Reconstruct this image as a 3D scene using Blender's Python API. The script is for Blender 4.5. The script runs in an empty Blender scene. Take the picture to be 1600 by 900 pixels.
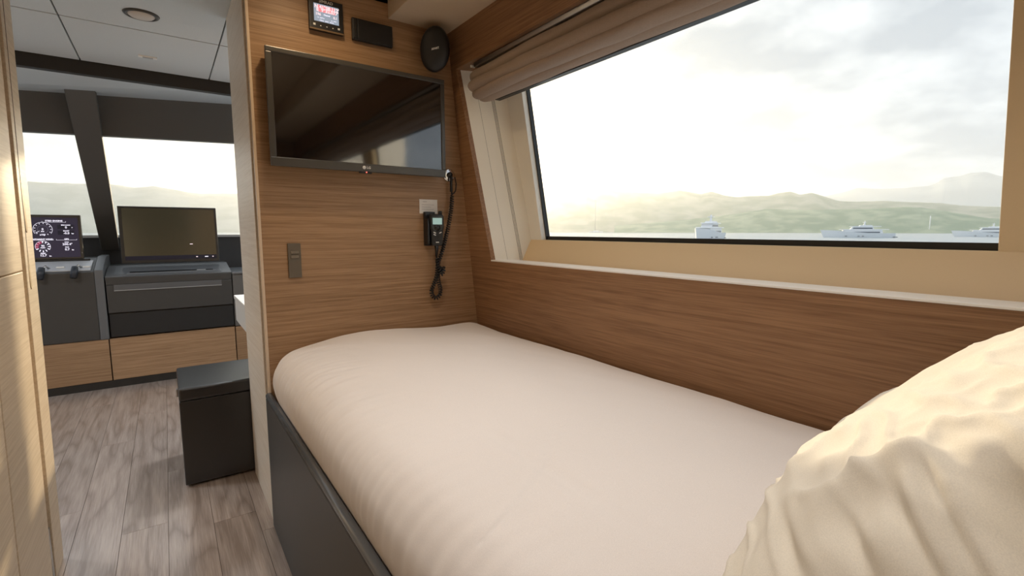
import bpy, bmesh, math, random
from mathutils import Vector, Matrix, noise
random.seed(4)
SC = bpy.context.scene
COL = SC.collection
R = math.radians

# ------------------------------------------------------------------ camera
F = 760.0
PITCH = math.atan(90 / F)
YAW = R(35.35)
CAM = Vector((0, 0, 1.15))
cd = bpy.data.cameras.new('camera')
cam = bpy.data.objects.new('camera', cd)
COL.objects.link(cam)
cam.location = CAM
cam.rotation_euler = (R(90) - PITCH, 0, -YAW)
cd.sensor_width = 36
cd.lens = F / 1600 * 36
cd.clip_start = .02
cd.clip_end = 20000
SC.camera = cam
FW = Vector((math.sin(YAW) * math.cos(PITCH), math.cos(YAW) * math.cos(PITCH), -math.sin(PITCH)))
RT = Vector((math.cos(YAW), -math.sin(YAW), 0))
UP = RT.cross(FW)
def ray(px, py):
    return FW + RT * ((px - 800) / F) - UP * ((py - 450) / F)

# ------------------------------------------------------------------ sky, sun, exposure
SUN_AZ, SUN_EL = R(30), R(10)
SUN = Vector((math.sin(SUN_AZ) * math.cos(SUN_EL), math.cos(SUN_AZ) * math.cos(SUN_EL), math.sin(SUN_EL)))
SC.view_settings.view_transform = 'Standard'
SC.view_settings.look = 'None'
SC.view_settings.exposure = 0.0
SC.view_settings.gamma = 1.0
SC.view_settings.use_curve_mapping = False
SC.cycles.max_bounces = 10
SC.cycles.diffuse_bounces = 6
SC.cycles.glossy_bounces = 4
SC.cycles.transparent_max_bounces = 16
SC.cycles.sample_clamp_indirect = 6

def make_world():
    w = bpy.data.worlds.new('sky')
    SC.world = w
    w.use_nodes = True
    nt = w.node_tree
    nt.nodes.clear()
    N = nt.nodes.new
    L = nt.links.new
    def math_(op, a, b=None, clamp=False):
        n = N('ShaderNodeMath'); n.operation = op; n.use_clamp = clamp
        for i, v in enumerate((a, b)):
            if v is None: continue
            if isinstance(v, (int, float)): n.inputs[i].default_value = v
            else: L(v, n.inputs[i])
        return n.outputs[0]
    tc = N('ShaderNodeTexCoord')
    dot = N('ShaderNodeVectorMath'); dot.operation = 'DOT_PRODUCT'
    L(tc.outputs['Generated'], dot.inputs[0]); dot.inputs[1].default_value = SUN
    d = math_('MAXIMUM', dot.outputs['Value'], 0.0)
    broad = math_('POWER', d, 3.0)
    tight = math_('POWER', d, 28.0)
    mix = N('ShaderNodeMix'); mix.data_type = 'RGBA'
    L(broad, mix.inputs[0])
    mix.inputs[6].default_value = (.86, .93, 1.0, 1)
    mix.inputs[7].default_value = (1.06, 1.05, 1.0, 1)
    mix2 = N('ShaderNodeMix'); mix2.data_type = 'RGBA'
    L(tight, mix2.inputs[0]); L(mix.outputs[2], mix2.inputs[6])
    mix2.inputs[7].default_value = (1.7, 1.45, 1.05, 1)
    # cloud deck: direction projected on a flat layer
    sep = N('ShaderNodeSeparateXYZ'); L(tc.outputs['Generated'], sep.inputs[0])
    zz = math_('ADD', math_('MAXIMUM', sep.outputs[2], 0.0), .22)
    cx = math_('DIVIDE', sep.outputs[0], zz); cy = math_('DIVIDE', sep.outputs[1], zz)
    cmb = N('ShaderNodeCombineXYZ'); L(cx, cmb.inputs[0]); L(cy, cmb.inputs[1])
    nz = N('ShaderNodeTexNoise'); L(cmb.outputs[0], nz.inputs['Vector'])
    nz.inputs['Scale'].default_value = 2.6; nz.inputs['Detail'].default_value = 6; nz.inputs['Roughness'].default_value = .52
    rp = N('ShaderNodeValToRGB'); L(nz.outputs[0], rp.inputs[0])
    rp.color_ramp.elements[0].position = .41; rp.color_ramp.elements[0].color = (.64, .665, .70, 1)
    rp.color_ramp.elements[1].position = .63; rp.color_ramp.elements[1].color = (1.0, 1.0, 1.0, 1)
    mul = N('ShaderNodeMix'); mul.data_type = 'RGBA'; mul.blend_type = 'MULTIPLY'; mul.inputs[0].default_value = 1
    L(mix2.outputs[2], mul.inputs[6]); L(rp.outputs[0], mul.inputs[7])
    bg = N('ShaderNodeBackground'); L(mul.outputs[2], bg.inputs[0]); bg.inputs[1].default_value = 1.13
    out = N('ShaderNodeOutputWorld'); L(bg.outputs[0], out.inputs[0])
make_world()
sl = bpy.data.lights.new('sun', 'SUN')
so = bpy.data.objects.new('sun', sl)
COL.objects.link(so)
so.rotation_euler = (-SUN).to_track_quat('-Z', 'Y').to_euler()
so.location = (4, 8, 6)
sl.energy = 6
sl.color = (1.0, .82, .56)
sl.angle = R(1.2)

# ------------------------------------------------------------------ materials
MATS = {}
def newmat(name):
    m = bpy.data.materials.new(name); m.use_nodes = True
    nt = m.node_tree
    return m, nt, nt.nodes['Principled BSDF']
def plain(name, col, rough=.5, metal=0, spec=.5, bump=0, bscale=200, var=0, emit=None, estr=1, coat=0, sheen=0):
    if name in MATS: return MATS[name]
    m, nt, b = newmat(name)
    b.inputs['Base Color'].default_value = (*col, 1)
    b.inputs['Roughness'].default_value = rough
    b.inputs['Metallic'].default_value = metal
    b.inputs['Specular IOR Level'].default_value = spec
    if coat: b.inputs['Coat Weight'].default_value = coat
    if sheen: b.inputs['Sheen Weight'].default_value = sheen
    if emit:
        b.inputs['Emission Color'].default_value = (*emit, 1); b.inputs['Emission Strength'].default_value = estr
    tc = nt.nodes.new('ShaderNodeTexCoord')
    nz = nt.nodes.new('ShaderNodeTexNoise')
    nz.inputs['Scale'].default_value = bscale; nz.inputs['Detail'].default_value = 4
    nt.links.new(tc.outputs['Object'], nz.inputs['Vector'])
    if bump:
        bp = nt.nodes.new('ShaderNodeBump'); bp.inputs['Strength'].default_value = bump; bp.inputs['Distance'].default_value = .002
        nt.links.new(nz.outputs[0], bp.inputs['Height']); nt.links.new(bp.outputs[0], b.inputs['Normal'])
    if var:
        mx = nt.nodes.new('ShaderNodeMix'); mx.data_type = 'RGBA'
        mx.inputs[6].default_value = tuple(c * (1 - var) for c in col) + (1,)
        mx.inputs[7].default_value = tuple(min(1, c * (1 + var)) for c in col) + (1,)
        nt.links.new(nz.outputs[0], mx.inputs[0]); nt.links.new(mx.outputs[2], b.inputs['Base Color'])
    MATS[name] = m
    return m
def wood(name, light, dark, axis, rough=.42, fine=125, along=2.4, spec=.35, cathedral=0, bump=.12):
    """straight-grained oak veneer; axis = grain direction in object space"""
    if name in MATS: return MATS[name]
    m, nt, b = newmat(name)
    N = nt.nodes.new; L = nt.links.new
    tc = N('ShaderNodeTexCoord')
    oi = N('ShaderNodeObjectInfo')
    vm = N('ShaderNodeVectorMath'); vm.operation = 'ADD'
    sc_ = N('ShaderNodeVectorMath'); sc_.operation = 'SCALE'; sc_.inputs['Scale'].default_value = 37.0
    cb = N('ShaderNodeCombineXYZ')
    for i in range(3): L(oi.outputs['Random'], cb.inputs[i])
    L(cb.outputs[0], sc_.inputs[0]); L(tc.outputs['Object'], vm.inputs[0]); L(sc_.outputs[0], vm.inputs[1])
    def mapped(al, cr):
        mp = N('ShaderNodeMapping')
        s = [cr, cr, cr]; s['xyz'.index(axis)] = al
        mp.inputs['Scale'].default_value = s
        L(vm.outputs[0], mp.inputs[0]); return mp.outputs[0]
    n1 = N('ShaderNodeTexNoise'); L(mapped(along, fine), n1.inputs['Vector']); n1.inputs['Scale'].default_value = 1.0
    n1.inputs['Detail'].default_value = 5; n1.inputs['Roughness'].default_value = .62
    n2 = N('ShaderNodeTexNoise'); L(mapped(along * 4, fine * 4.2), n2.inputs['Vector']); n2.inputs['Scale'].default_value = 1.0
    n2.inputs['Detail'].default_value = 3
    n3 = N('ShaderNodeTexNoise'); L(mapped(.5, 5), n3.inputs['Vector']); n3.inputs['Scale'].default_value = 1.0
    def mth(op, a, bb):
        n = N('ShaderNodeMath'); n.operation = op
        for i, v in enumerate((a, bb)):
            if isinstance(v, (int, float)): n.inputs[i].default_value = v
            else: L(v, n.inputs[i])
        return n.outputs[0]
    h = mth('ADD', mth('MULTIPLY', n1.outputs[0], .5), mth('ADD', mth('MULTIPLY', n2.outputs[0], .35), mth('MULTIPLY', n3.outputs[0], .15)))
    if cathedral:
        nd = N('ShaderNodeTexNoise'); L(mapped(.8, 5.5), nd.inputs['Vector']); nd.inputs['Scale'].default_value = 1.0; nd.inputs['Detail'].default_value = 2
        band = mth('MULTIPLY', nd.outputs[0], 16.0 * cathedral)
        sn = mth('SINE', mth('MULTIPLY', band, 3.1), 0)
        sn = mth('MULTIPLY', mth('ADD', sn, 1.0), .5)
        sn = mth('POWER', sn, .35)
        h = mth('ADD', mth('MULTIPLY', h, .76), mth('MULTIPLY', sn, .15))
    rp = N('ShaderNodeValToRGB'); L(h, rp.inputs[0])
    rp.color_ramp.elements[0].position = .38; rp.color_ramp.elements[0].color = (*dark, 1)
    rp.color_ramp.elements[1].position = .60; rp.color_ramp.elements[1].color = (*light, 1)
    hv = N('ShaderNodeHueSaturation')
    L(rp.outputs[0], hv.inputs['Color'])
    L(mth('ADD', mth('MULTIPLY', oi.outputs['Random'], .16), .92), hv.inputs['Value'])
    L(hv.outputs[0], b.inputs['Base Color'])
    b.inputs['Roughness'].default_value = rough
    b.inputs['Specular IOR Level'].default_value = spec
    bp = N('ShaderNodeBump'); bp.inputs['Strength'].default_value = bump; bp.inputs['Distance'].default_value = .0015
    L(h, bp.inputs['Height']); L(bp.outputs[0], b.inputs['Normal'])
    MATS[name] = m
    return m
OAK_L, OAK_D = (.44, .275, .155), (.26, .150, .075)
oak_x = wood('oak_veneer_x', OAK_L, OAK_D, 'x')
oak_y_shaded = wood('oak_veneer_y_shaded', (.31, .17, .085), (.17, .085, .040), 'y')  # window wall oak: its backlit shade is put into the colour
oak_lit = wood('oak_lit', (.74, .61, .45), (.58, .455, .31), 'y', rough=.38)  # left panels and door: strong daylight on the oak painted in as paleness
oak_jamb = wood('oak_jamb', (.80, .73, .64), (.68, .60, .50), 'y', rough=.4)
oak_floor = wood('oak_floor', (.52, .43, .375), (.29, .225, .185), 'y', rough=.35, fine=60, cathedral=1, spec=.5, bump=.15)
fb = oak_floor.node_tree.nodes['Principled BSDF']
fb.inputs['Coat Weight'].default_value = 1; fb.inputs['Coat Roughness'].default_value = .22; fb.inputs['Coat IOR'].default_value = 2.0
oak_edge = plain('oak_edge_strip', (.70, .56, .42), .35)
brown_gap = plain('brown_gap', (.10, .055, .025), .6)
cream = plain('cream_leather', (.74, .58, .36), .55, bump=.06, bscale=500, var=.03)
cream_lt = plain('cream_lacquer', (.84, .82, .75), .4, var=.02, bscale=20)
white_lac = plain('white_lacquer', (.86, .84, .80), .3)
black_lea = plain('black_leather', (.014, .014, .015), .30, spec=.9, bump=.10, bscale=420)
char_lea = plain('charcoal_leather', (.055, .053, .050), .42, bump=.15, bscale=380, var=.1)
grey_lea = plain('grey_leather', (.13, .135, .14), .36, bump=.12, bscale=380, var=.08)
rail_mat = plain('rail_leather', (.15, .16, .17), .2, bump=.1, bscale=380)
bridge_dark = plain('bridge_dark_panel', (.115, .108, .098), .6, bump=.08, bscale=300, var=.08)
bridge_grey = plain('bridge_grey_panel', (.62, .67, .70), .5, bump=.1, bscale=160, var=.06)
bridge_band = plain('bridge_dark_band', (.022, .018, .014), .6)
black_pl = plain('black_plastic', (.010, .010, .011), .42, bump=.05, bscale=600)
black_gl = plain('black_glass', (.004, .004, .005), .06, spec=.6)
black_gl.node_tree.nodes['Principled BSDF'].inputs['IOR'].default_value = 2.1
gasket = plain('black_gasket', (.012, .013, .013), .45)
tv_frame = plain('tv_frame_grey', (.085, .080, .073), .35, metal=.4)
taupe = plain('taupe_plastic', (.13, .108, .080), .4)
chrome = plain('chrome', (.75, .75, .76), .2, metal=1)
steel = plain('brushed_steel', (.5, .5, .5), .32, metal=1)
ceil_mat = plain('cabin_ceiling_cream', (.62, .51, .38), .6, var=.03, bscale=60)
paper = plain('white_card', (.80, .76, .70), .6)
print_grey = plain('print_grey', (.35, .33, .31), .7)
def emitm(name, col, s):
    return plain(name, (0, 0, 0), .5, emit=col, estr=s)
scr_white = emitm('screen_white', (.92, .88, 1.0), 1.1)
scr_grey = emitm('screen_grey', (.35, .40, .47), .9)
scr_red = emitm('screen_red', (1.0, .28, .30), 1.0)
scr_pink = emitm('screen_pink', (1.0, .80, .82), 1.0)
scr_dark = emitm('screen_dark', (.024, .018, .035), 1.0)
scr_box = emitm('screen_box', (.006, .005, .012), 1.0)
scr_line = emitm('screen_line', (.22, .20, .26), 1.0)
scr_mag = emitm('screen_magenta', (.35, .02, .08), .9)
scr_brown = plain('dim_screen', (.006, .006, .005), .16, spec=.6, emit=(.045, .038, .022), estr=.7)
lcd_green = emitm('lcd_green', (.30, .42, .37), 1.0)
led_red = emitm('led_red', (1, .15, .1), 2.0)
logo_w = plain('logo_white', (.75, .75, .74), .4)
lamp_em = emitm('lamp_glow', (1.0, .86, .68), 6.0)

def fabric(name, col, rough=.9, weave=900, bump=.15, trans=0, stripe=None):
    m, nt, b = newmat(name)
    N = nt.nodes.new; L = nt.links.new
    tc = N('ShaderNodeTexCoord')
    nz = N('ShaderNodeTexNoise'); nz.inputs['Scale'].default_value = weave; nz.inputs['Detail'].default_value = 2
    mp = N('ShaderNodeMapping'); L(tc.outputs['Object'], mp.inputs[0]); L(mp.outputs[0], nz.inputs['Vector'])
    if stripe: mp.inputs['Scale'].default_value = stripe
    mx = N('ShaderNodeMix'); mx.data_type = 'RGBA'; L(nz.outputs[0], mx.inputs[0])
    mx.inputs[6].default_value = tuple(c * .84 for c in col) + (1,); mx.inputs[7].default_value = tuple(min(1, c * 1.12) for c in col) + (1,)
    L(mx.outputs[2], b.inputs['Base Color']); b.inputs['Roughness'].default_value = rough
    b.inputs['Specular IOR Level'].default_value = .15
    b.inputs['Sheen Weight'].default_value = .15
    bp = N('ShaderNodeBump'); bp.inputs['Strength'].default_value = bump; bp.inputs['Distance'].default_value = .0006
    L(nz.outputs[0], bp.inputs['Height']); L(bp.outputs[0], b.inputs['Normal'])
    if trans:
        tr = N('ShaderNodeBsdfTranslucent'); L(mx.outputs[2], tr.inputs[0])
        ms = N('ShaderNodeMixShader'); ms.inputs[0].default_value = trans
        L(b.outputs[0], ms.inputs[1]); L(tr.outputs[0], ms.inputs[2]); L(ms.outputs[0], nt.nodes['Material Output'].inputs[0])
    return m
sheet = fabric('cotton_sheet', (.73, .675, .635), bump=.05)
pillow_m = fabric('pillow_cotton', (.80, .74, .63), bump=.05, trans=.12)
blind_m = fabric('blind_linen', (.38, .295, .235), weave=420, bump=.5, trans=.12, stripe=(1, .3, 1.6))
def glassmat():
    m = bpy.data.materials.new('window_glass'); m.use_nodes = True
    nt = m.node_tree; nt.nodes.clear()
    N = nt.nodes.new; L = nt.links.new
    t = N('ShaderNodeBsdfTransparent'); t.inputs[0].default_value = (.97, .98, .98, 1)
    g = N('ShaderNodeBsdfGlossy'); g.inputs['Roughness'].default_value = .01
    lw = N('ShaderNodeLayerWeight'); lw.inputs[0].default_value = .5
    pw = N('ShaderNodeMath'); pw.operation = 'POWER'; L(lw.outputs['Facing'], pw.inputs[0]); pw.inputs[1].default_value = 5
    ma = N('ShaderNodeMath'); ma.operation = 'MULTIPLY_ADD'; L(pw.outputs[0], ma.inputs[0]); ma.inputs[1].default_value = .5; ma.inputs[2].default_value = .015
    mx = N('ShaderNodeMixShader'); L(ma.outputs[0], mx.inputs[0]); L(t.outputs[0], mx.inputs[1]); L(g.outputs[0], mx.inputs[2])
    o = N('ShaderNodeOutputMaterial'); L(mx.outputs[0], o.inputs[0])
    return m
glass = glassmat()

# ------------------------------------------------------------------ helpers (meshes hold place coordinates)
def tag(o, label=None, cat=None, group=None, kind=None):
    if label: o['label'] = label
    if cat: o['category'] = cat
    if group: o['group'] = group
    if kind: o['kind'] = kind
    return o
def empty(name, loc, label, cat, group=None):
    o = bpy.data.objects.new(name, None); COL.objects.link(o); o.location = loc
    o.empty_display_size = .05
    return tag(o, label, cat, group)
def link(name, me, m, parent=None, smooth=False, xf=None):
    o = bpy.data.objects.new(name, me); COL.objects.link(o)
    if m is not None and not me.materials: me.materials.append(m)
    if xf is not None: me.transform(xf)
    if smooth:
        for p in me.polygons: p.use_smooth = True
    if parent is not None:
        o.parent = parent
        w = parent.location if parent.parent is None else Vector((0, 0, 0))
        o.matrix_parent_inverse = Matrix.Translation(-Vector(w))
    return o
def from_bm(name, bm, m, parent=None, smooth=False, xf=None):
    bmesh.ops.recalc_face_normals(bm, faces=bm.faces[:])
    me = bpy.data.meshes.new(name); bm.to_mesh(me); bm.free()
    return link(name, me, m, parent, smooth, xf)
def bevel_bm(bm, b, seg=2):
    if b > 0:
        bmesh.ops.bevel(bm, geom=bm.edges[:], offset=b, segments=seg, affect='EDGES', profile=.6)
def box(name, x0, x1, y0, y1, z0, z1, m, parent=None, bevel=0, seg=2, fn=None, xf=None):
    bm = bmesh.new()
    vs = [bm.verts.new((x, y, z)) for x in (x0, x1) for y in (y0, y1) for z in (z0, z1)]
    for f in ((0, 1, 3, 2), (4, 6, 7, 5), (0, 4, 5, 1), (2, 3, 7, 6), (0, 2, 6, 4), (1, 5, 7, 3)):
        bm.faces.new([vs[i] for i in f])
    bevel_bm(bm, bevel, seg)
    if fn:
        for v in bm.verts: v.co = fn(v.co)
    return from_bm(name, bm, m, parent, False, xf)
def hexa(name, pts, m, parent=None, bevel=0, seg=2):
    """8 corners: bottom ring (4) then top ring (4)"""
    bm = bmesh.new()
    vs = [bm.verts.new(p) for p in pts]
    for f in ((3, 2, 1, 0), (4, 5, 6, 7), (0, 1, 5, 4), (1, 2, 6, 5), (2, 3, 7, 6), (3, 0, 4, 7)):
        bm.faces.new([vs[i] for i in f])
    bmesh.ops.recalc_face_normals(bm, faces=bm.faces[:])
    bevel_bm(bm, bevel, seg)
    return from_bm(name, bm, m, parent)
def prism(name, poly, axis, a0, a1, m, parent=None, bevel=0, xf=None, seg=2):
    """polygon in the plane across `axis`, extruded a0..a1"""
    bm = bmesh.new()
    def P(u, v, a):
        return {'x': (a, u, v), 'y': (u, a, v), 'z': (u, v, a)}[axis]
    A = [bm.verts.new(P(u, v, a0)) for u, v in poly]
    B = [bm.verts.new(P(u, v, a1)) for u, v in poly]
    bm.faces.new(A); bm.faces.new(B[::-1])
    n = len(poly)
    for i in range(n): bm.faces.new((A[i], A[(i + 1) % n], B[(i + 1) % n], B[i]))
    bmesh.ops.recalc_face_normals(bm, faces=bm.faces[:])
    bevel_bm(bm, bevel, seg)
    return from_bm(name, bm, m, parent, False, xf)
def tube(name, pts, r, m, parent=None, sides=8, caps=True, rad=None):
    bm = bmesh.new(); pts = [Vector(p) for p in pts]; rings = []
    t0 = (pts[1] - pts[0]).normalized()
    nrm = t0.orthogonal().normalized()
    for i, p in enumerate(pts):
        t = (pts[min(i + 1, len(pts) - 1)] - pts[max(i - 1, 0)]).normalized()
        nrm = (nrm - t * nrm.dot(t)).normalized(); bn = t.cross(nrm)
        rr = rad[i] if rad else r
        rings.append([bm.verts.new(p + (nrm * math.cos(a) + bn * math.sin(a)) * rr) for a in (2 * math.pi * k / sides for k in range(sides))])
    for a, b in zip(rings, rings[1:]):
        for k in range(sides): bm.faces.new((a[k], a[(k + 1) % sides], b[(k + 1) % sides], b[k]))
    if caps: bm.faces.new(rings[0][::-1]); bm.faces.new(rings[-1])
    return from_bm(name, bm, m, parent, True)
def lathe(name, prof, m, parent=None, xf=None, seg=32, smooth=True):
    """(r, z) profile turned round z, then transformed"""
    bm = bmesh.new(); rings = []
    for r, z in prof:
        rings.append([bm.verts.new((r * math.cos(2 * math.pi * k / seg), r * math.sin(2 * math.pi * k / seg), z)) for k in range(seg)])
    for a, b in zip(rings, rings[1:]):
        for k in range(seg): bm.faces.new((a[k], a[(k + 1) % seg], b[(k + 1) % seg], b[k]))
    bm.faces.new(rings[0][::-1]); bm.faces.new(rings[-1])
    return from_bm(name, bm, m, parent, smooth, xf)
def text(name, body, size, m, xf, parent=None, ext=.0006, align='CENTER', bold=0):
    cu = bpy.data.curves.new(name, 'FONT'); cu.body = body; cu.size = size; cu.extrude = ext
    cu.align_x = align; cu.align_y = 'CENTER'; cu.resolution_u = 2; cu.offset = bold
    t = bpy.data.objects.new(name, cu); COL.objects.link(t)
    dg = bpy.context.evaluated_depsgraph_get(); dg.update()
    me = bpy.data.meshes.new_from_object(t.evaluated_get(dg))
    bpy.data.objects.remove(t); bpy.data.curves.remove(cu)
    me.materials.clear()
    return link(name, me, m, parent, False, xf)
def wall_xf(x, y, z):          # local x right, local y up, facing -y
    return Matrix.Translation((x, y, z)) @ Matrix.Rotation(R(90), 4, 'X')
def quadface(name, corners, m, parent=None):
    bm = bmesh.new(); bm.faces.new([bm.verts.new(c) for c in corners])
    return from_bm(name, bm, m, parent)
def smoothstep(a, b, x):
    t = max(0, min(1, (x - a) / (b - a))); return t * t * (3 - 2 * t)
def struct(o): o['kind'] = 'structure'; return o
def catmull(P, n):
    P = [Vector(p) for p in P]; out = []
    for i in range(len(P) - 1):
        p0, p1, p2, p3 = P[max(i - 1, 0)], P[i], P[i + 1], P[min(i + 2, len(P) - 1)]
        for k in range(n):
            t = k / n
            out.append(.5 * ((2 * p1) + (p2 - p0) * t + (2 * p0 - 5 * p1 + 4 * p2 - p3) * t * t + (3 * p1 - p0 - 3 * p2 + p3) * t ** 3))
    out.append(P[-1]); return out

# ================================================================== SETTING
# ---- floor: base slab with oak planks
floor = struct(box('floor', -2.05, 1.335, -1.4, 5.4, -.06, -.004, brown_gap))
edges = [-2.0 + .0, ]
xs = [-.5 - .1455 * k for k in range(10, 0, -1)] + [-.5, -.356, -.2125, -.066, .08, .2275, .375, .5205] + [.5205 + .1455 * k for k in range(1, 6)]
joints = {(-.5, -.356): [.9, 2.567, 4.1], (-.2125, -.066): [.5, 2.265, 3.75], (-.066, .08): [1.1, 2.757], (.08, .2275): [.4, 2.15, 3.9], (.2275, .375): [1.985, 3.4], (-.356, -.2125): [1.3, 3.3]}
for a, b in zip(xs, xs[1:]):
    js = joints.get((round(a, 4), round(b, 4)), [random.uniform(-.5, .8), random.uniform(1.2, 2.4), random.uniform(2.9, 4.3)])
    ys = [-1.4] + js + [5.3]
    for c, d in zip(ys, ys[1:]):
        if a > .3 and d < 2.0: continue
        box('plank', a + .0007, b - .0007, c + .0007, d - .0007, -.004, 0, oak_floor, floor)

# ---- end wall between cabin and bridge, right of the doorway
wall_end = struct(box('wall_end', .290, 1.335, 2.0, 2.51, 0, 2.16, oak_x))
struct(box('trim_1', .276, .290, 2.036, 2.51, 0, 2.16, oak_jamb, None, .0015))
struct(box('trim_2', .285, .2899, 2.012, 2.036, 0, 2.16, brown_gap))
struct(box('trim_3', .280, .2899, 1.996, 2.012, 0, 2.16, oak_edge, None, .003))
# left part of that bulkhead (behind the open side of the doorway)
struct(box('wall_bulkhead', -2.0, -.40, 2.10, 2.20, 0, 2.16, oak_x))

# ---- left wall of the cabin, leaning very slightly
def lean(c): return Vector((c.x + .0135 * c.z, c.y, c.z))
wall_left = struct(box('wall_left', -.62, -.402, -1.4, 2.09, 0, 2.16, brown_gap, fn=lean))
for y0, y1, z0, z1 in ((1.693, 2.040, .01, 1.027), (1.693, 2.040, 1.031, 2.15), (.9, 1.683, .01, 1.027), (.9, 1.683, 1.031, 2.15), (-.1, .892, .01, 2.15), (-1.35, -.108, .01, 2.15)):
    box('panel', -.405, -.37, y0, y1, z0, z1, oak_lit, wall_left, .002, fn=lean)
door_1 = struct(box('door_1', -.60, -.37, 2.088, 2.222, .002, 2.15, oak_lit, None, .002, fn=lean))
box('seam', -.3712, -.3692, 2.122, 2.126, 1.0, 2.15, brown_gap, door_1, fn=lean)
prism('flush_pull', [(2.128, 1.15), (2.134, 1.143), (2.143, 1.143), (2.148, 1.15), (2.148, 1.298), (2.143, 1.304), (2.134, 1.304), (2.128, 1.298)], 'x', -.3555, -.3525, plain('bronze', (.20, .13, .06), .35, metal=.8), door_1)
prism('latch_plate', [(2.118, .975), (2.126, .965), (2.135, .975), (2.135, 1.085), (2.126, 1.095), (2.118, 1.085)], 'x', -.358, -.3553, plain('bronze_dull', (.35, .25, .13), .4, metal=.6), door_1)
prism('strike_plate', [(2.060, .02), (2.082, .02), (2.082, .19), (2.060, .19)], 'x', -.403, -.372, steel, wall_left)

# ---- window wall (starboard): a plane leaning inboard towards the top
KX = .109
def XW(z): return 1.209 - KX * (z - .733)
Y_BACK = -1.3
OT = 1.85; OB = 1.0135            # opening top / bottom
def yl(z): return 1.819 + .164 * (z - 1.014)       # raked forward edge of the opening
Y_AFT = -1.08
def slab(name, poly, off, th, m, parent=None, bevel=0):
    """polygon (y,z) laid on the leaning plane at offset `off`, thickness th outwards"""
    bm = bmesh.new()
    A = [bm.verts.new((XW(z) + off, y, z)) for y, z in poly]
    B = [bm.verts.new((XW(z) + off + th, y, z)) for y, z in poly]
    bm.faces.new(A); bm.faces.new(B[::-1]); n = len(poly)
    for i in range(n): bm.faces.new((A[i], A[(i + 1) % n], B[(i + 1) % n], B[i]))
    bmesh.ops.recalc_face_normals(bm, faces=bm.faces[:])
    bevel_bm(bm, bevel)
    return from_bm(name, bm, m, parent)
wall_right = struct(slab('wall_right', [(Y_BACK, 0), (2.0, 0), (2.0, OB), (Y_BACK, OB)], 0, .10, oak_y_shaded))
slab('wall_panel', [(yl(OB), OB), (2.0, OB), (2.0, OT), (yl(OT), OT)], 0, .022, oak_y_shaded, wall_right)
slab('wall_panel', [(Y_BACK, OT), (2.0, OT), (2.0, 2.16), (Y_BACK, 2.16)], 0, .10, oak_y_shaded, wall_right)
slab('wall_panel', [(Y_BACK, OB), (Y_AFT, OB), (Y_AFT, OT), (Y_BACK, OT)], 0, .10, oak_y_shaded, wall_right)
struct(slab('trim_4', [(Y_AFT, OB), (yl(OB) + .004, OB), (yl(OB) + .004, OB + .006), (Y_AFT, OB + .006)], -.001, .10, white_lac, None, .0015))

# ---- window 1: raked cabin window in a cream lined recess
OFF = .20
win = bpy.data.objects.new('window_1', None); COL.objects.link(win); win.location = (1.3, 1.0, 1.0); struct(win)
GB, GT = 1.124, 1.90
def gl(z): return 1.701 + .093 * (z - 1.116)      # glass forward edge
def gr(z): return .235 + .02 * (z - 1.115)        # glass aft edge
def cl(z): return 1.776 + .155 * (z - 1.109)      # forward corner of the recess
def reveal(name, d0, d1, m, gap=0):
    """strip of the forward reveal between depth fractions d0..d1"""
    bm = bmesh.new()
    P = []
    for z in (OB - .01, OT):
        for d in (d0, d1):
            y = yl(z) * (1 - d) + cl(z) * d
            off = .022 + (OFF - .022) * d
            P.append((XW(z) + off, y, z))
    P2 = [(x, y + .02, z) for x, y, z in P]
    return hexa(name, [P[0], P[1], P2[1], P2[0], P[2], P[3], P2[3], P2[2]], m, win)
reveal('reveal_panel', 0, .30, cream_lt)
reveal('reveal_seam', .30, .305, gasket)
reveal('reveal_panel', .305, .60, cream_lt)
for k in range(3):
    reveal('reveal_bead', .60 + k * .03, .618 + k * .03, cream_lt if k % 2 == 0 else cream_lt)
    reveal('reveal_groove', .618 + k * .03, .630 + k * .03, bridge_dark)
reveal('reveal_panel', .69, 1.06, cream_lt)
# frame around the glass
slab('frame_stile', [(gl(GB - .03), GB - .03), (cl(GB - .03), GB - .03), (cl(GT), GT), (gl(GT), GT)], OFF, .035, cream_lt, win, .002)
slab('frame_stile', [(.02, 1.0), (gr(1.0), 1.0), (gr(GT), GT), (.02, GT)], OFF, .035, cream, win, .002)
slab('frame_stile', [(Y_AFT, 1.0), (-.98, 1.0), (-.98, GT), (Y_AFT, GT)], OFF, .035, cream, win, .002)
slab('frame_head', [(Y_AFT, OT - .02), (yl(OT), OT - .02), (yl(OT), GT + .05), (Y_AFT, GT + .05)], OFF - .002, .03, cream, win)
# sloping sill apron under the glass
za, zb = .985, 1.108
hexa('sill_apron', [(XW(za) + .125, Y_AFT, za), (XW(za) + .125, yl(za) - .02, za), (XW(za) + .30, yl(za) - .02, za), (XW(za) + .30, Y_AFT, za),
                    (XW(zb) + OFF - .0015, Y_AFT, zb), (XW(zb) + OFF - .0015, cl(zb), zb), (XW(zb) + OFF + .05, cl(zb), zb), (XW(zb) + OFF + .05, Y_AFT, zb)], cream, win, .0015)
# aft reveal
bm = bmesh.new()
hexa('reveal_panel', [(XW(OB), Y_AFT - .02, OB), (XW(OB) + .26, Y_AFT - .02, OB), (XW(OB) + .26, Y_AFT, OB), (XW(OB), Y_AFT, OB),
                      (XW(OT), Y_AFT - .02, OT), (XW(OT) + .26, Y_AFT - .02, OT), (XW(OT) + .26, Y_AFT, OT), (XW(OT), Y_AFT, OT)], cream, win)
bm.free()
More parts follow.
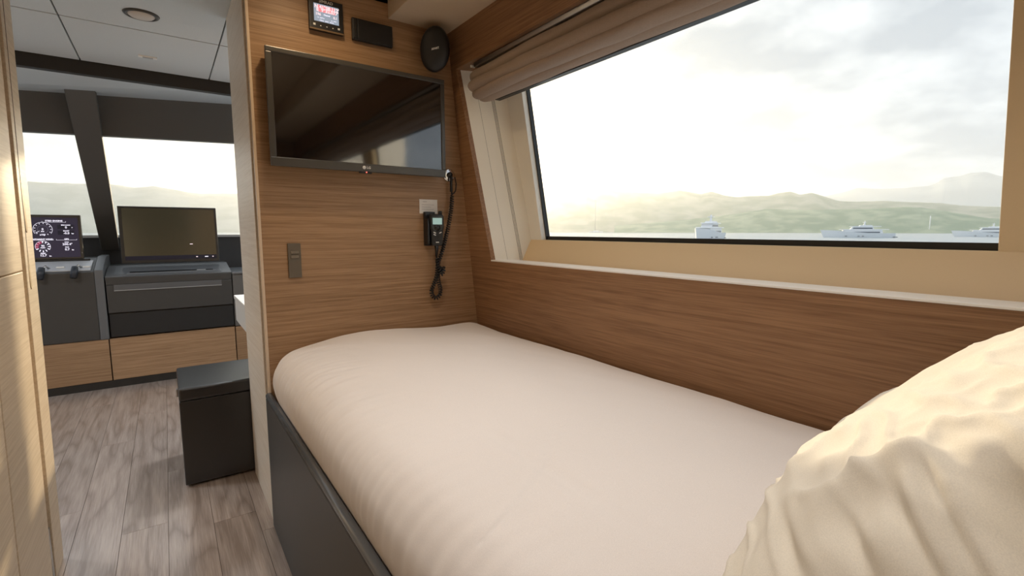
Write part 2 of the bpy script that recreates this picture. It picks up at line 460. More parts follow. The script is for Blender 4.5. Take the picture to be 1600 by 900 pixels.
# black gasket and pane
GO = OFF + .03
def gpoly(e0, e1, z0, z1): return [(e0(z0), z0), (e1(z0), z0), (e1(z1), z1), (e0(z1), z1)]
slab('gasket', gpoly(lambda z: gr(z) - .02, lambda z: gl(z) + .02, 1.098, 1.124), GO, .02, gasket, win)
slab('gasket', gpoly(lambda z: gl(z) - .006, lambda z: gl(z) + .02, 1.10, GT), GO - .005, .02, gasket, win)
slab('gasket', gpoly(lambda z: gr(z) - .02, lambda z: gr(z) + .003, 1.10, GT), GO, .02, gasket, win)
slab('pane', [(-.99, 1.10), (.03, 1.10), (.03, GT), (-.99, GT)], GO + .021, .006, glass, win)
slab('pane', gpoly(lambda z: gr(z) - .02, lambda z: gl(z) + .02, 1.10, GT), GO + .021, .006, glass, win)

# ---- cabin ceiling, soffit, back wall
struct(box('ceiling', -.62, 1.4, Y_BACK, 2.0, 2.155, 2.2, ceil_mat))
struct(prism('trim_5', [(.80, 2.005), (XW(2.0), 2.005), (XW(2.16), 2.154), (.80, 2.154)], 'y', Y_BACK, 1.999, ceil_mat, None, .001))
struct(box('wall_outer', 1.45, 2.75, -2.6, -2.5, -1.5, 2.6, white_lac, None, .02))
struct(box('wall_back', -.62, 1.4, Y_BACK - .05, Y_BACK, 0, 2.2, oak_x))

# ---- bridge: ceiling panels, band, header, pillar, windscreen, side walls
ceilb = struct(box('ceiling', -2.05, 1.335, 2.0, 3.83, 2.062, 2.12, bridge_band))
cxs = [-2.03, -1.47, -.888, -.305, .280, .865, 1.33]
cys = [2.2, 2.872, 3.548]
for a, b in zip(cxs, cxs[1:]):
    for c, d in zip(cys, cys[1:]):
        c0 = 2.512 if (a > .2 and c < 2.4) else c
        box('ceiling_panel', a + .003, b - .003, c0 + .005, d - .005, 2.05, 2.064, bridge_grey, ceilb, .0015)
struct(box('trim_6', -2.05, 1.335, 3.552, 3.60, 1.983, 2.11, bridge_band))
def hl(x, a, b): return a[0] + (b[0] - a[0]) * (x - a[1]) / (b[1] - a[1])
def hdr_top(x): return hl(x, (2.072, -.718), (2.160, .553))
def hdr_bot(x): return hl(x, (1.805, -.726), (1.854, .554))
XA, XB = -2.05, 1.335
struct(hexa('ceiling', [(XA, 3.60, 2.045), (XB, 3.60, 2.10), (XB, 4.64, hdr_top(XB)), (XA, 4.64, hdr_top(XA)),
                        (XA, 3.60, 2.25), (XB, 3.60, 2.25), (XB, 4.64, 2.25), (XA, 4.64, 2.25)], bridge_grey))
struct(hexa('wall_front', [(XA, 4.60, hdr_bot(XA)), (XB, 4.60, hdr_bot(XB)), (XB, 4.66, hdr_bot(XB)), (XA, 4.66, hdr_bot(XA)),
            (XA, 4.59, hdr_top(XA) + .05), (XB, 4.59, hdr_top(XB) + .05), (XB, 4.66, hdr_top(XB) + .05), (XA, 4.66, hdr_top(XA) + .05)], bridge_dark))
# windscreen sits on a raked plane from the header to the dashboard wall
YB, ZB = 5.28, 1.11
struct(box('wall_dash', -2.05, 1.335, YB, YB + .10, 0, ZB, plain('dash_dark', (.06, .06, .062), .6)))
dash_top = struct(box('trim_7', -2.05, 1.335, YB - .02, YB + .14, ZB - .02, ZB, plain('dash_ledge', (.55, .55, .54), .4)))
def rake(t, x):  # point on the windscreen plane
    zt = hdr_bot(x)
    return (x, 4.60 + (YB + .05 - 4.60) * t, zt + (ZB - zt) * t)
win2 = bpy.data.objects.new('window_2', None); COL.objects.link(win2); win2.location = (0, 5, 1.1); struct(win2)
for x0, x1 in ((-1.9, -.45), (-.33, 1.33)):
    a, b, c, d = (Vector(rake(0, x0)), Vector(rake(0, x1)), Vector(rake(1, x1)), Vector(rake(1, x0)))
    o = Vector((0, .008, .010))
    hexa('pane', [d, c, c + o, d + o, a, b, b + o, a + o], glass, win2)
# leaning pillar between the panes
pil = struct(hexa('wall_pillar', [(-.435, 5.24, .985), (-.318, 5.24, .985), (-.318, 5.30, 1.0), (-.435, 5.30, 1.0),
                           (-.471, 4.30, 2.105), (-.313, 4.30, 2.105), (-.313, 4.40, 2.12), (-.471, 4.40, 2.12)], bridge_dark, None, .008))
for side, x0, x1, n in (('wall_port', -2.1, -2.05, 3), ('wall_starboard', 1.29, 1.335, 4)):
    ws = struct(box(side, x0, x1, 2.0, 5.4, 0, .92, bridge_grey))
    box('upper_panel', x0, x1, 2.0, 4.9, 1.93, 2.25, bridge_grey, ws)
    box('upright', x0, x1, 2.0, 2.62, 0.92, 1.93, bridge_grey, ws)
    box('upright', x0, x1, 4.55, 4.75, 0.92, 1.93, bridge_grey, ws)
    wn = bpy.data.objects.new('window_%d' % n, None); COL.objects.link(wn); wn.location = (x0, 3.6, 1.08); struct(wn)
    box('pane', (x0 + x1) / 2 - .004, (x0 + x1) / 2 + .004, 2.62, 4.55, .92, 1.93, glass, wn)

# ---- ceiling downlights above the picture; all but the warm one are added fill
def downlight(x, y, z, p, label, col=(1.0, .955, .91), spot=112, group='recessed cabin downlights', soft=.04):
    r = empty('downlight', (x, y, z), label, 'ceiling light', group)
    T = Matrix.Translation((x, y, z))
    lathe('bezel', [(.030, .004), (.030, -.004), (.042, -.004), (.044, 0), (.044, .004)], steel, r, T)
    lathe('lens', [(.001, -.0005), (.0295, -.0005), (.0295, .003), (.001, .003)], lamp_em, r, T, 24)
    l = bpy.data.lights.new('downlight_bulb', 'SPOT'); o = bpy.data.objects.new('downlight_bulb', l); COL.objects.link(o)
    o.parent = r; o.location = (0, 0, -.012)
    l.energy = p; l.color = col; l.shadow_soft_size = soft; l.spot_size = R(spot); l.spot_blend = .9
P_DL = 27
downlight(.46, 1.66, 2.153, 14, 'warm recessed downlight in the cabin ceiling nearest the television wall', (1.0, .74, .45), 150)
downlight(.50, 1.15, 2.153, P_DL, 'added unseen fill light in the cabin ceiling over the middle of the bed')  # this and the next are added to brighten the bed
downlight(.50, .25, 2.153, P_DL, 'added unseen fill light in the cabin ceiling over the head of the bed')
downlight(-.08, .70, 2.153, 20, 'added unseen fill light in the cabin ceiling over the passage by the door')  # added to lift the left panels and the passage floor
for x, y, w in ((-1.2, 3.1, 'left'), (.62, 3.1, 'right')):
    downlight(x, y, 2.048, 90, 'added unseen fill light in the grey bridge ceiling on the far ' + w, (.92, .96, 1.0), 160, 'added bridge fill lights', .14)  # out-of-view lamps added to supplement the bridge daylight

# ================================================================== BED
bed = empty('bed', (.28, 1.0, 0), 'built-in single bed with a charcoal leather front panel under the cabin window', 'bed')
box('front_panel', .269, .296, -.18, 1.992, .004, .520, char_lea, bed, .004)
tube('rail', [(.281, -.18, .526), (.281, 1.0, .526), (.281, 1.992, .526)], .012, rail_mat, bed, 12)
box('slat_base', .302, 1.19, -.17, 1.99, .30, .44, brown_gap, bed)
box('headboard', .29, 1.19, -.26, -.19, .02, .86, black_lea, bed, .01)

def mattress():
    prof = [(.325, .452), (.306, .50), (.290, .54), (.280, .58), (.281, .615), (.292, .650), (.318, .684), (.362, .709), (.44, .722), (.56, .730), (.75, .733), (.92, .732), (1.04, .728), (1.12, .720), (1.165, .710), (1.190, .695), (1.196, .67), (1.190, .60), (1.175, .452)]
    pr = catmull([(x, 0, z) for x, z in prof], 9)
    ny = 560
    y0, y1 = -.165, 1.988
    verts = []; faces = []
    cx, cz = .74, .56
    for j in range(ny + 1):
        y = y0 + (y1 - y0) * j / ny
        # rounding towards both ends
        e = min(y - y0, y1 - y)
        k = 1.0
        if e < .05:
            t = 1 - e / .05; k = math.sqrt(max(0, 1 - t * t * .92))
        e2 = min(1, e / .16)
        for i, p in enumerate(pr):
            x, z = p.x, p.z
            dz = (z - .60)
            if dz > 0: z = .60 + dz * (.55 + .45 * k)
            # plan rounding of the left far corner
            if x < .6:
                rr = 1 - e2
                x = x + .032 * rr * rr * (1 - smoothstep(.29, .6, x))
            # cloth: side gathers + soft waves on the top
            side = 1 - smoothstep(.33, .56, x)
            gath = math.sin(y * 150 + x * 20 + 6 * noise.noise((y * 4.3, x * 3, 3))) * .55 + math.sin(y * 83 - x * 14 + 5 * noise.noise((y * 3, x * 4, 1))) * .6
            amp = .0030 * side * smoothstep(.50, .62, z) * (.4 + 1.2 * abs(noise.noise((y * 3, 7, 0))))
            x -= gath * amp
            z += gath * amp * .8
            top = smoothstep(.66, .72, z)
            z += top * (.0045 * noise.noise((x * 4.5, y * 3.1, 0)) + .0015 * noise.noise((x * 17 + y * 5, y * 11, 4)))
            # far edge is a little wavy
            if y > 1.7:
                z += top * smoothstep(1.7, 1.97, y) * .008 * math.sin(x * 11 + .6)
            # long crease left by folding, and a curved tuck towards the front corner
            z -= top * .006 * math.exp(-((x - .522 - .006 * math.sin(y * 2)) / .006) ** 2) * smoothstep(1.02, .92, y) * (.4 + .6 * smoothstep(-.1, .25, noise.noise((y * 6, 1, 1))))
            xa = .33 + .9 * max(0, y - .56) ** .62
            if .56 < y < .76: z -= .004 * math.exp(-((x - xa) / .008) ** 2)
            dent = smoothstep(.36, .10, y) * smoothstep(.33, .50, x) * smoothstep(1.19, 1.05, x)
            z -= .055 * dent * top
            verts.append((min(x, 1.198), y, z))
    n = len(pr)
    for j in range(ny):
        for i in range(n - 1):
            a = j * n + i
            faces.append((a, a + 1, a + n + 1, a + n))
    faces.append(tuple(range(n))[::-1]); faces.append(tuple(ny * n + i for i in range(n)))
    me = bpy.data.meshes.new('fitted_sheet'); me.from_pydata(verts, [], faces); me.update()
    return me
mt = empty('mattress', (.74, .9, .44), 'plump single mattress in a pinkish white fitted sheet on the built-in bed', 'mattress')
link('fitted_sheet', mattress(), sheet, mt, True)

def pillow():
    W, H, T = .738, .589, .137
    nu, nv = 190, 190
    verts = []; faces = []
    def surf(u, v, s):
        au, av = abs(u), abs(v)
        f = max(0, (1 - au ** 3.2)) ** .5 * max(0, (1 - av ** 3.0)) ** .5
        # pinched outline, corners pulled out
        x = u * W / 2 * (1 - .07 * (1 - av * av)); y = v * H / 2 * (1 - .08 * (1 - au * au))
        z = s * T * f
        edge = smoothstep(.45, .95, max(au, av))
        wr = 0
        wr += .012 * noise.noise((u * 2.1, v * 2.3, s * 3.0)) * (1 - edge * .4)
        wr += edge * .0045 * math.sin(math.atan2(v, u) * 26 + 4 * noise.noise((u * 3, v * 3, 5)))  # gathers radiating from the seam
        wr += .003 * noise.noise((u * 7 + v * 3, v * 6 - u * 2, 2 + s))
        # a few broad folds towards the near end
        q = smoothstep(.1, -.9, u)
        wr += q * .006 * math.sin((v * 1.4 + u * 2.6) * 5.0 + 1.3) * f
        # tucked folds on the near end, deepest towards the head side
        for v0, k, wd, am, ua, ub in ((-.30, .25, .030, .010, .66, .86), (-.16, .20, .026, .016, .70, .84), (-.07, .10, .024, .014, .66, .82), (.075, -.10, .045, .060, .70, .86), (.20, -.3, .05, .02, .55, .8), (-.50, .5, .04, .010, .55, .8)):
            wr -= am * smoothstep(ua, ub, u) * math.exp(-((v - v0 - k * (u - .8)) / wd) ** 2)
        wr += .011 * math.exp(-((u - .73 - .05 * math.sin(v * 9)) / .045) ** 2) * smoothstep(-.45, -.25, v) * smoothstep(.02, -.08, v)
        # fine crumples: ridged noise stretched along the pull of the cloth
        rn = noise.noise((u * 3.2 + v * 2.2, v * 7.5 - u * 3.6, 11)) ; rn = (1 - min(1, abs(rn) * 2.6)) ** 2
        rn2 = noise.noise((u * 7.0 - v * 3.0, v * 5.0 + u * 2.0, 17)); rn2 = (1 - min(1, abs(rn2) * 2.4)) ** 2
        ins = smoothstep(.35, .75, f)
        wr += ins * (.007 * rn * smoothstep(-.3, .5, u) + .0035 * rn2 * smoothstep(-.5, .3, v))
        wr += ins * .004 * rn2 * smoothstep(-.4, -.8, u)
        return Vector((x, y, z + wr * min(1, f * 1.7)))
    idx = {}
    for s in (1, -1):
        for j in range(nv + 1):
            for i in range(nu + 1):
                u = math.sin((2 * i / nu - 1) * math.pi / 2); v = math.sin((2 * j / nv - 1) * math.pi / 2)
                bd = i in (0, nu) or j in (0, nv)
                if bd and s == -1: idx[(s, i, j)] = idx[(1, i, j)]; continue
                idx[(s, i, j)] = len(verts); verts.append(surf(u, v, s))
        for j in range(nv):
            for i in range(nu):
                f = (idx[(s, i, j)], idx[(s, i + 1, j)], idx[(s, i + 1, j + 1)], idx[(s, i, j + 1)])
                faces.append(f if s == 1 else f[::-1])
    me = bpy.data.meshes.new('pillow_cover'); me.from_pydata([tuple(v) for v in verts], [], faces); me.update()
    return me
pl = empty('pillow', (.78, .05, .74), 'large cream pillow propped at the head of the bed in low sunlight', 'pillow')
PX = Matrix.Translation((.733, .054, .894)) @ Matrix.Rotation(R(7.1), 4, 'Z') @ Matrix.Rotation(R(-38.9), 4, 'X') @ Matrix.Rotation(R(180), 4, 'Z')
po = link('pillow_cover', pillow(), pillow_m, pl, True, PX)

# ================================================================== END WALL THINGS
# ---- television
tv = empty('television', (.672, 1.97, 1.38), 'flat black television with a grey frame mounted on the wooden end wall', 'television')
TX0, TX1, TZ0, TZ1, TY = .3255, 1.020, 1.380, 1.789, 1.94
box('body', TX0 + .004, TX1 - .004, TY + .006, TY + .040, TZ0 + .004, TZ1 - .004, black_pl, tv, .004)
box('wall_bracket', .55, .80, TY + .038, 1.999, 1.48, 1.70, black_pl, tv)
B = .0225
for n, a, b, c, d in (('frame_top', TX0, TX1, TZ1 - .018, TZ1), ('frame_bottom', TX0, TX1, TZ0, TZ0 + .032)):
    box(n, a, b, TY - .002, TY + .012, c, d, tv_frame, tv, .003)
for a, b in ((TX0, TX0 + .020), (TX1 - .018, TX1)):
    box('frame_side', a, b, TY - .002, TY + .012, TZ0 + .0325, TZ1 - .0185, tv_frame, tv, .003)
box('screen', TX0 + .019, TX1 - .017, TY + .002, TY + .008, TZ0 + .031, TZ1 - .017, black_gl, tv)
lg = lathe('logo', [(.0001, 0), (.0068, 0), (.0068, .0012), (.0001, .0012)], logo_w, tv, wall_xf(.660, TY - .0015, 1.3965), 20)
text('logo_text', 'LG', .013, logo_w, wall_xf(.678, TY - .0025, 1.3965), tv, bold=.0003)
box('sensor', .640, .690, TY - .003, TY + .006, 1.374, 1.381, black_pl, tv, .001)
lathe('standby_light', [(.0001, 0), (.0028, 0), (.0028, .001), (.0001, .001)], led_red, tv, wall_xf(.668, TY - .003, 1.3785), 12)

# ---- instrument display
D = empty('instrument_display', (.55, 2.0, 1.89), 'small square marine instrument display with lit screen above the television', 'display')
box('housing', .489, .614, 1.982, 1.9995, 1.893, 2.008, black_pl, D, .004)
box('bezel_foot', .489, .614, 1.980, 1.984, 1.893, 1.899, plain('bronze_edge', (.16, .10, .05), .4), D, .001)
DY = 1.9812
box('screen', .506, .596, DY, 1.985, 1.925, 1.987, scr_grey, D)
text('brand_text', 'SIMRAD', .0145, plain('silver_print', (.5, .48, .45), .4), wall_xf(.551, DY, 1.997), D, bold=.0003)
DT = DY - .0004
text('reading', "N 41\u00b008.112'", .0165, scr_pink, wall_xf(.553, DT, 1.9765), D, bold=.0007)
text('reading', "E  9\u00b032.077'", .0165, scr_pink, wall_xf(.555, DT, 1.9655), D, bold=.0007)
box('reading_panel', .520, .584, DY - .0002, DY + .001, 1.9595, 1.983, scr_red, D)
text('reading', '196', .013, scr_pink, wall_xf(.521, DT, 1.950), D, bold=.0004)
text('reading', 'Channel', .007, scr_white, wall_xf(.552, DT, 1.951), D, bold=.0002)
text('reading', '0.1', .012, scr_pink, wall_xf(.583, DT, 1.948), D, bold=.0004)
text('reading', '\u00b0M  DEPTH', .0055, scr_white, wall_xf(.530, DT, 1.938), D)
text('reading', 'kn  SOG', .0055, scr_white, wall_xf(.577, DT, 1.936), D)
text('reading', 'MENU   INFO   BACK', .0055, scr_white, wall_xf(.551, DT, 1.929), D)
for i, sx in enumerate((.506, .5285, .551, .573, .595)):
    box('key_mark', sx - (.004 if i in (0, 4) else .002), sx + (.004 if i in (0, 4) else .002), DY, 1.985, 1.909, 1.916 if i in (0, 4) else 1.912, logo_w, D)

# ---- black recessed panel cover
bc = empty('panel_cover', (.73, 2.0, 1.89), 'blank black plastic cover plate beside the instrument display', 'cover plate')
box('plate', .648, .812, 1.985, 1.9995, 1.890, 1.972, black_pl, bc, .003)
box('flap', .668, .809, 1.980, 1.986, 1.893, 1.969, black_pl, bc, .002)
box('finger_lip', .652, .664, 1.981, 1.987, 1.896, 1.966, plain('black_satin', (.02, .02, .02), .3), bc, .002)

# ---- loudspeaker in the corner
sp = empty('loudspeaker', (.995, 1.94, 1.93), 'oval black loudspeaker tucked in the corner under the ceiling', 'loudspeaker')
SPX = Matrix.Translation((.965, 1.915, 1.896)) @ Matrix.Rotation(R(-36), 4, 'Z') @ Matrix.Rotation(R(106), 4, 'X') @ Matrix.Rotation(R(-9), 4, 'Z')
bm = bmesh.new(); rings = []
for k in range(15):
    t = k / 14; a = t * math.pi / 2
    rr = math.cos(a); zz = .022 * math.sin(a) ** 1.0
    rings.append([bm.verts.new((.060 * max(rr, .002) ** .8 * math.cos(b), .086 * max(rr, .002) ** .8 * math.sin(b), zz)) for b in (2 * math.pi * i / 40 for i in range(40))])
back = [[bm.verts.new((.060 * s * math.cos(b), .086 * s * math.sin(b), z)) for b in (2 * math.pi * i / 40 for i in range(40))] for s, z in ((1.03, -.006), (1.0, -.03), (.86, -.052), (.6, -.068))]
allr = back[::-1] + rings
for A, Bq in zip(allr, allr[1:]):
    for i in range(40): bm.faces.new((A[i], A[(i + 1) % 40], Bq[(i + 1) % 40], Bq[i]))
bm.faces.new(allr[0][::-1]); bm.faces.new(allr[-1])
from_bm('cabinet', bm, black_pl, sp, True, SPX)
text('brand_text', 'APART', .0105, logo_w, SPX @ Matrix.Translation((.006, .003, .0232)) @ Matrix.Rotation(R(20), 4, 'Z'), sp, bold=.0003)
tube('mount_arm', [(.985, 1.945, 1.915), (1.01, 1.97, 1.92), (1.03, 1.998, 1.92)], .014, black_pl, sp)

# ---- light switch
sw = empty('light_switch', (.398, 2.0, .97), 'taupe double rocker light switch plate on the wooden end wall', 'light switch')
box('plate', .3745, .421, 1.992, 1.9995, .970, 1.101, taupe, sw, .002)
for z in (1.045, 1.062):
    box('button', .384, .412, 1.988, 1.993, z, z + .011, plain('taupe_light', (.19, .16, .12), .35), sw, .0015)

# ---- notice card
cdn = empty('notice_card', (.96, 1.998, 1.22), 'small white printed notice card behind the radio handset', 'card')
box('card_sheet', .919, 1.006, 1.9972, 1.9995, 1.224, 1.286, paper, cdn)
text('print', 'RADIO', .006, print_grey, wall_xf(.945, 1.997, 1.276), cdn, ext=.0002)
for i, w in enumerate((.06, .045, .058)):
    box('print_line', .930, .930 + w, 1.9968, 1.9974, 1.262 - i * .010, 1.2632 - i * .010, print_grey, cdn)

# ---- radio cradle, handset, cord, wall socket
ck = empty('handset_cradle', (.962, 1.998, 1.08), 'black wall cradle holding the radio handset', 'cradle')
box('back_plate', .936, .985, 1.978, 1.9995, 1.082, 1.232, black_pl, ck, .004)
box('side_cheek', .934, .944, 1.952, 1.990, 1.09, 1.20, black_pl, ck, .003)
hs = empty('radio_handset', (.972, 1.96, 1.08), 'black radio handset with a small pale green screen hanging in its cradle', 'radio handset')
HXF = Matrix.Translation((.977, 1.945, 1.152)) @ Matrix.Rotation(R(-8), 4, 'Z') @ Matrix.Rotation(R(90), 4, 'X')
prism('shell', [(-.026, -.060), (-.020, -.070), (.020, -.070), (.026, -.060), (.027, -.005), (.032, .01), (.032, .058), (.026, .068), (-.026, .068), (-.032, .058), (-.032, .01), (-.027, -.005)], 'z', -.030, .0, black_pl, hs, .004, HXF)
prism('face_plate', [(-.022, .0), (-.014, -.006), (.014, -.006), (.022, .0), (.027, .012), (.027, .055), (.022, .062), (-.022, .062), (-.027, .055), (-.027, .012)], 'z', .0, .003, plain('dark_grey_plastic', (.035, .04, .042), .35), hs, .0015, HXF)
box('lcd_screen', -.021, .021, .024, .052, .003, .0042, lcd_green, hs, xf=HXF)
lathe('selector_ring', [(.0001, .003), (.0135, .003), (.0125, .006), (.0001, .006)], black_pl, hs, HXF @ Matrix.Translation((0, .009, 0)), 24)
for x, y, a in ((-.012, -.012, -25), (.014, -.012, 25), (-.012, -.021, -25)):
    box('key', -.006, .006, -.002, .002, .0, .0022, logo_w, hs, .0008, xf=HXF @ Matrix.Translation((x, y, 0)) @ Matrix.Rotation(R(a), 4, 'Z'))
for y in (-.032, -.038, -.044): box('speaker_slot', -.012, .012, y, y + .002, 0, .0012, plain('slot_black', (.003, .003, .003), .6), hs, xf=HXF)
box('brand_mark', -.007, .007, -.056, -.052, 0, .001, logo_w, hs, xf=HXF)
lathe('volume_knob', [(.008, .066), (.009, .069), (.009, .080), (.007, .083), (.0001, .083)], black_pl, hs, HXF @ Matrix.Translation((.019, 0, -.014)) @ Matrix.Rotation(R(-90), 4, 'X'), 16)
tube('strain_relief', [(.977, 1.955, 1.085), (.978, 1.957, 1.06), (.979, 1.962, 1.035)], .007, black_pl, hs, 10, rad=[.009, .007, .005])

sk = empty('wall_socket', (1.068, 1.99, 1.385), 'round chrome wall socket with a black strap by the television corner', 'socket')
SKX = wall_xf(1.066, 1.9985, 1.398)
lathe('flange', [(.0001, 0), (.029, 0), (.029, .004), (.025, .006), (.0001, .006)], chrome, sk, SKX, 32)
lathe('collar', [(.013, .006), (.013, .014), (.010, .018), (.0001, .018)], black_pl, sk, SKX, 24)
for a in (90, 210, 330):
    lathe('screw', [(.0001, .006), (.0035, .006), (.003, .008), (.0001, .008)], steel, sk, SKX @ Matrix.Translation((.0225 * math.cos(R(a)), .0225 * math.sin(R(a)), 0)), 10)
tube('strap', [(1.090, 1.985, 1.39), (1.094, 1.980, 1.36), (1.092, 1.982, 1.33), (1.085, 1.985, 1.318), (1.075, 1.985, 1.317)], .0028, black_pl, sk, 6)
box('plug', 1.062, 1.072, 1.972, 1.984, 1.322, 1.392, black_pl, sk, .003)

path = catmull([(1.067, 1.978, 1.325), (1.070, 1.976, 1.30), (1.064, 1.974, 1.25), (1.048, 1.970, 1.18), (1.030, 1.966, 1.12), (1.008, 1.966, 1.05), (.990, 1.970, 1.00), (.984, 1.972, .95), (.970, 1.973, .910), (.958, 1.974, .880), (.963, 1.975, .858), (.981, 1.976, .846), (.999, 1.976, .858), (1.003, 1.976, .885), (.992, 1.972, .925), (.986, 1.962, .965), (1.004, 1.954, .985), (1.008, 1.952, .972), (.996, 1.950, .955), (.984, 1.951, .985), (.979, 1.962, 1.036)], 60)
def coil(path, r, turns_per_m):
    L = 0; out = []
    nrm = Vector((0, 1, 0))
    for i, p in enumerate(path):
        if i: L += (p - path[i - 1]).length
        t = (path[min(i + 1, len(path) - 1)] - path[max(i - 1, 0)]).normalized()
        nrm = (nrm - t * nrm.dot(t)).normalized(); b = t.cross(nrm)
        a = L * turns_per_m * 2 * math.pi
        env = smoothstep(0, .03, L) * smoothstep(0, 30, len(path) - 1 - i)
        out.append(p + (nrm * math.cos(a) + b * math.sin(a)) * r * env)
    return out
co = tube('coiled_cord', coil(path, .0074, 95), .0031, black_pl, None, 6)
tag(co, 'black coiled cable looping down from the wall socket to the radio handset', 'cable')

# ================================================================== ROMAN BLIND
bl = empty('roman_blind', (1.1, .7, 1.71), 'brown linen roman blind gathered up in folds at the top of the cabin window', 'blind')
def fold(name, cx, cz, rx, rz, seed, y0=Y_AFT + .01, y1=1.868):
    n = 150; s = 26; verts = []; faces = []
    for j in range(n + 1):
        y = y0 + (y1 - y0) * j / n
        wx = .008 * noise.noise((y * 2.2, seed, 0)); wz = .007 * noise.noise((y * 1.7, seed, 5)) + .003 * noise.noise((y * 6, seed, 2))
        e = smoothstep(0, .035, y1 - y)
        for i in range(s):
            a = 2 * math.pi * i / s
            rr = 1 + .10 * noise.noise((math.cos(a) * 1.4, math.sin(a) * 1.4 + seed, y * 3.2)) + .05 * noise.noise((math.cos(a) * 3, math.sin(a) * 3 + seed, y * 9))
            ez = .82 + .18 * e
            x = cx + wx + rx * rr * math.cos(a) * ez; z = cz + wz + rz * rr * math.sin(a) * ez
            verts.append((x + XW(z) - XW(cz), y, z))
        
    for j in range(n):
        for i in range(s):
            a = j * s + i; b = j * s + (i + 1) % s
            faces.append((a, b, b + s, a + s))
    faces.append(tuple(range(s))[::-1]); faces.append(tuple(n * s + i for i in range(s)))
    me = bpy.data.meshes.new(name); me.from_pydata(verts, [], faces); me.update()
    return link(name, me, blind_m, bl, True)
fold('fold', XW(1.80) + .038, 1.800, .034, .030, 1.3)
fold('fold', XW(1.765) + .026, 1.760, .036, .026, 4.1)
fold('fold', XW(1.735) + .040, 1.732, .036, .021, 7.7)
fold('fold', XW(1.725) + .075, 1.722, .034, .018, 9.2)
box('head_rail', XW(1.84) + .012, XW(1.84) + .034, Y_AFT + .01, 1.83, 1.828, 1.846, steel, bl, .003)
box('end_bracket', XW(1.84) + .010, XW(1.84) + .030, 1.845, 1.853, 1.832, 1.842, white_lac, bl, .001)
box('bottom_bar', XW(1.71) + .085, XW(1.71) + .11, Y_AFT + .01, 1.80, 1.702, 1.712, gasket, bl, .002)

# ================================================================== BRIDGE THINGS
YC = 4.53
# ---- wooden base cabinets and toe kick
struct(box('baseboard_front', -2.0, 1.9, YC - .002, YC + .03, 0, .054, bridge_band))
for x0, x1, lb in ((-1.10, -.386, 'low oak cabinet under the left instrument console'), (-.382, .418, 'low oak cabinet under the wide drawer console'), (.422, 1.28, 'low oak cabinet on the right half hidden behind the white desk')):
    c = empty('base_cabinet', ((x0 + x1) / 2, YC, .055), lb, 'cabinet', 'oak cabinets along the front of the bridge')
    box('body', x0 + .002, x1 - .002, YC + .018, YC + .70, .055, .362, oak_x, c)
    box('door', x0 + .0015, x1 - .0015, YC, YC + .018, .056, .361, oak_x, c, .0015)

# ---- left console
lc = empty('helm_console', (-.7, YC, .36), 'grey leather helm console with sloping top and two levers', 'console')
prism('body', [(YC + .004, .364), (YC + .60, .364), (YC + .60, .94), (YC + .34, .94), (YC + .004, .858)], 'x', -1.10, -.430, char_lea, lc, .006)
prism('side_cheek', [(YC, .362), (YC + .60, .362), (YC + .60, .955), (YC + .34, .955), (YC, .868)], 'x', -.430, -.380, grey_lea, lc, .006)
def ctop(y): return .858 + (y - YC - .004) * (.94 - .858) / .336
hexa('switch_panel', [(-1.08, YC + .03, ctop(YC + .03)), (-.45, YC + .03, ctop(YC + .03)), (-.45, YC + .26, ctop(YC + .26)), (-1.08, YC + .26, ctop(YC + .26)),
                     (-1.08, YC + .03, ctop(YC + .03) + .008), (-.45, YC + .03, ctop(YC + .03) + .008), (-.45, YC + .26, ctop(YC + .26) + .008), (-1.08, YC + .26, ctop(YC + .26) + .008)], plain('pale_panel', (.55, .56, .58), .35), lc, .002)
for x in (-.703, -.533):
    lv = tube('lever', [(x + .03, YC + .09, .885), (x + .018, YC + .05, .905), (x + .006, YC + .0, .893), (x, YC - .022, .868)], .011, chrome, lc, 10, rad=[.007, .006, .006, .008])
    tube('grip', [(x + .006, YC - .004, .896), (x + .001, YC - .022, .862), (x - .005, YC - .036, .822)], .014, plain('blue_black_rubber', (.025, .03, .04), .4), lv, 12, rad=[.018, .021, .018])
for x in (-.88, -.615, -.475):
    box('switch', x - .022, x + .022, YC + .08, YC + .115, .886, .897, white_lac, lc, .003)
box('screen_socket', -1.0, -.47, YC + .25, YC + .30, .925, .939, bridge_band, lc, .003)

# ---- right console with drawers
rc = empty('drawer_console', (.02, YC, .37), 'wide charcoal leather console with two drawers and a slotted top', 'console')
prism('body', [(YC + .03, .368), (YC + .60, .368), (YC + .60, .875), (YC + .36, .875), (YC + .004, .812), (YC + .004, .79), (YC + .03, .78)], 'x', -.374, .420, char_lea, rc, .004)
d1 = box('drawer', -.372, .418, YC + .004, YC + .03, .552, .755, char_lea, rc, .004)
box('front_top', -.372, .418, YC + .002, YC + .03, .757, .812, char_lea, rc, .004)
box('handle_recess', -.329, .346, YC - .001, YC + .01, .716, .757, plain('recess_grey', (.11, .11, .11), .5), d1, .001)
box('handle_lip', -.329, .346, YC - .004, YC + .006, .711, .717, plain('lip_grey', (.34, .34, .33), .35), d1, .001)
box('drawer', -.370, .416, YC + .018, YC + .03, .372, .546, plain('drawer_dark', (.018, .018, .018), .5, bump=.1), rc, .003)
def rtop(y): return .812 + (y - YC - .004) * (.875 - .812) / .356
def on_top(name, x0, x1, ya, yb, h, m):
    return hexa(name, [(x0, ya, rtop(ya)), (x1, ya, rtop(ya)), (x1, yb, rtop(yb)), (x0, yb, rtop(yb)), (x0, ya, rtop(ya) + h), (x1, ya, rtop(ya) + h), (x1, yb, rtop(yb) + h), (x0, yb, rtop(yb) + h)], m, rc)
on_top('top_pad', -.374, .42, YC + .006, YC + .35, .003, grey_lea)
on_top('tray', -.325, .355, YC + .045, YC + .30, .006, plain('tray_grey', (.16, .17, .18), .3))
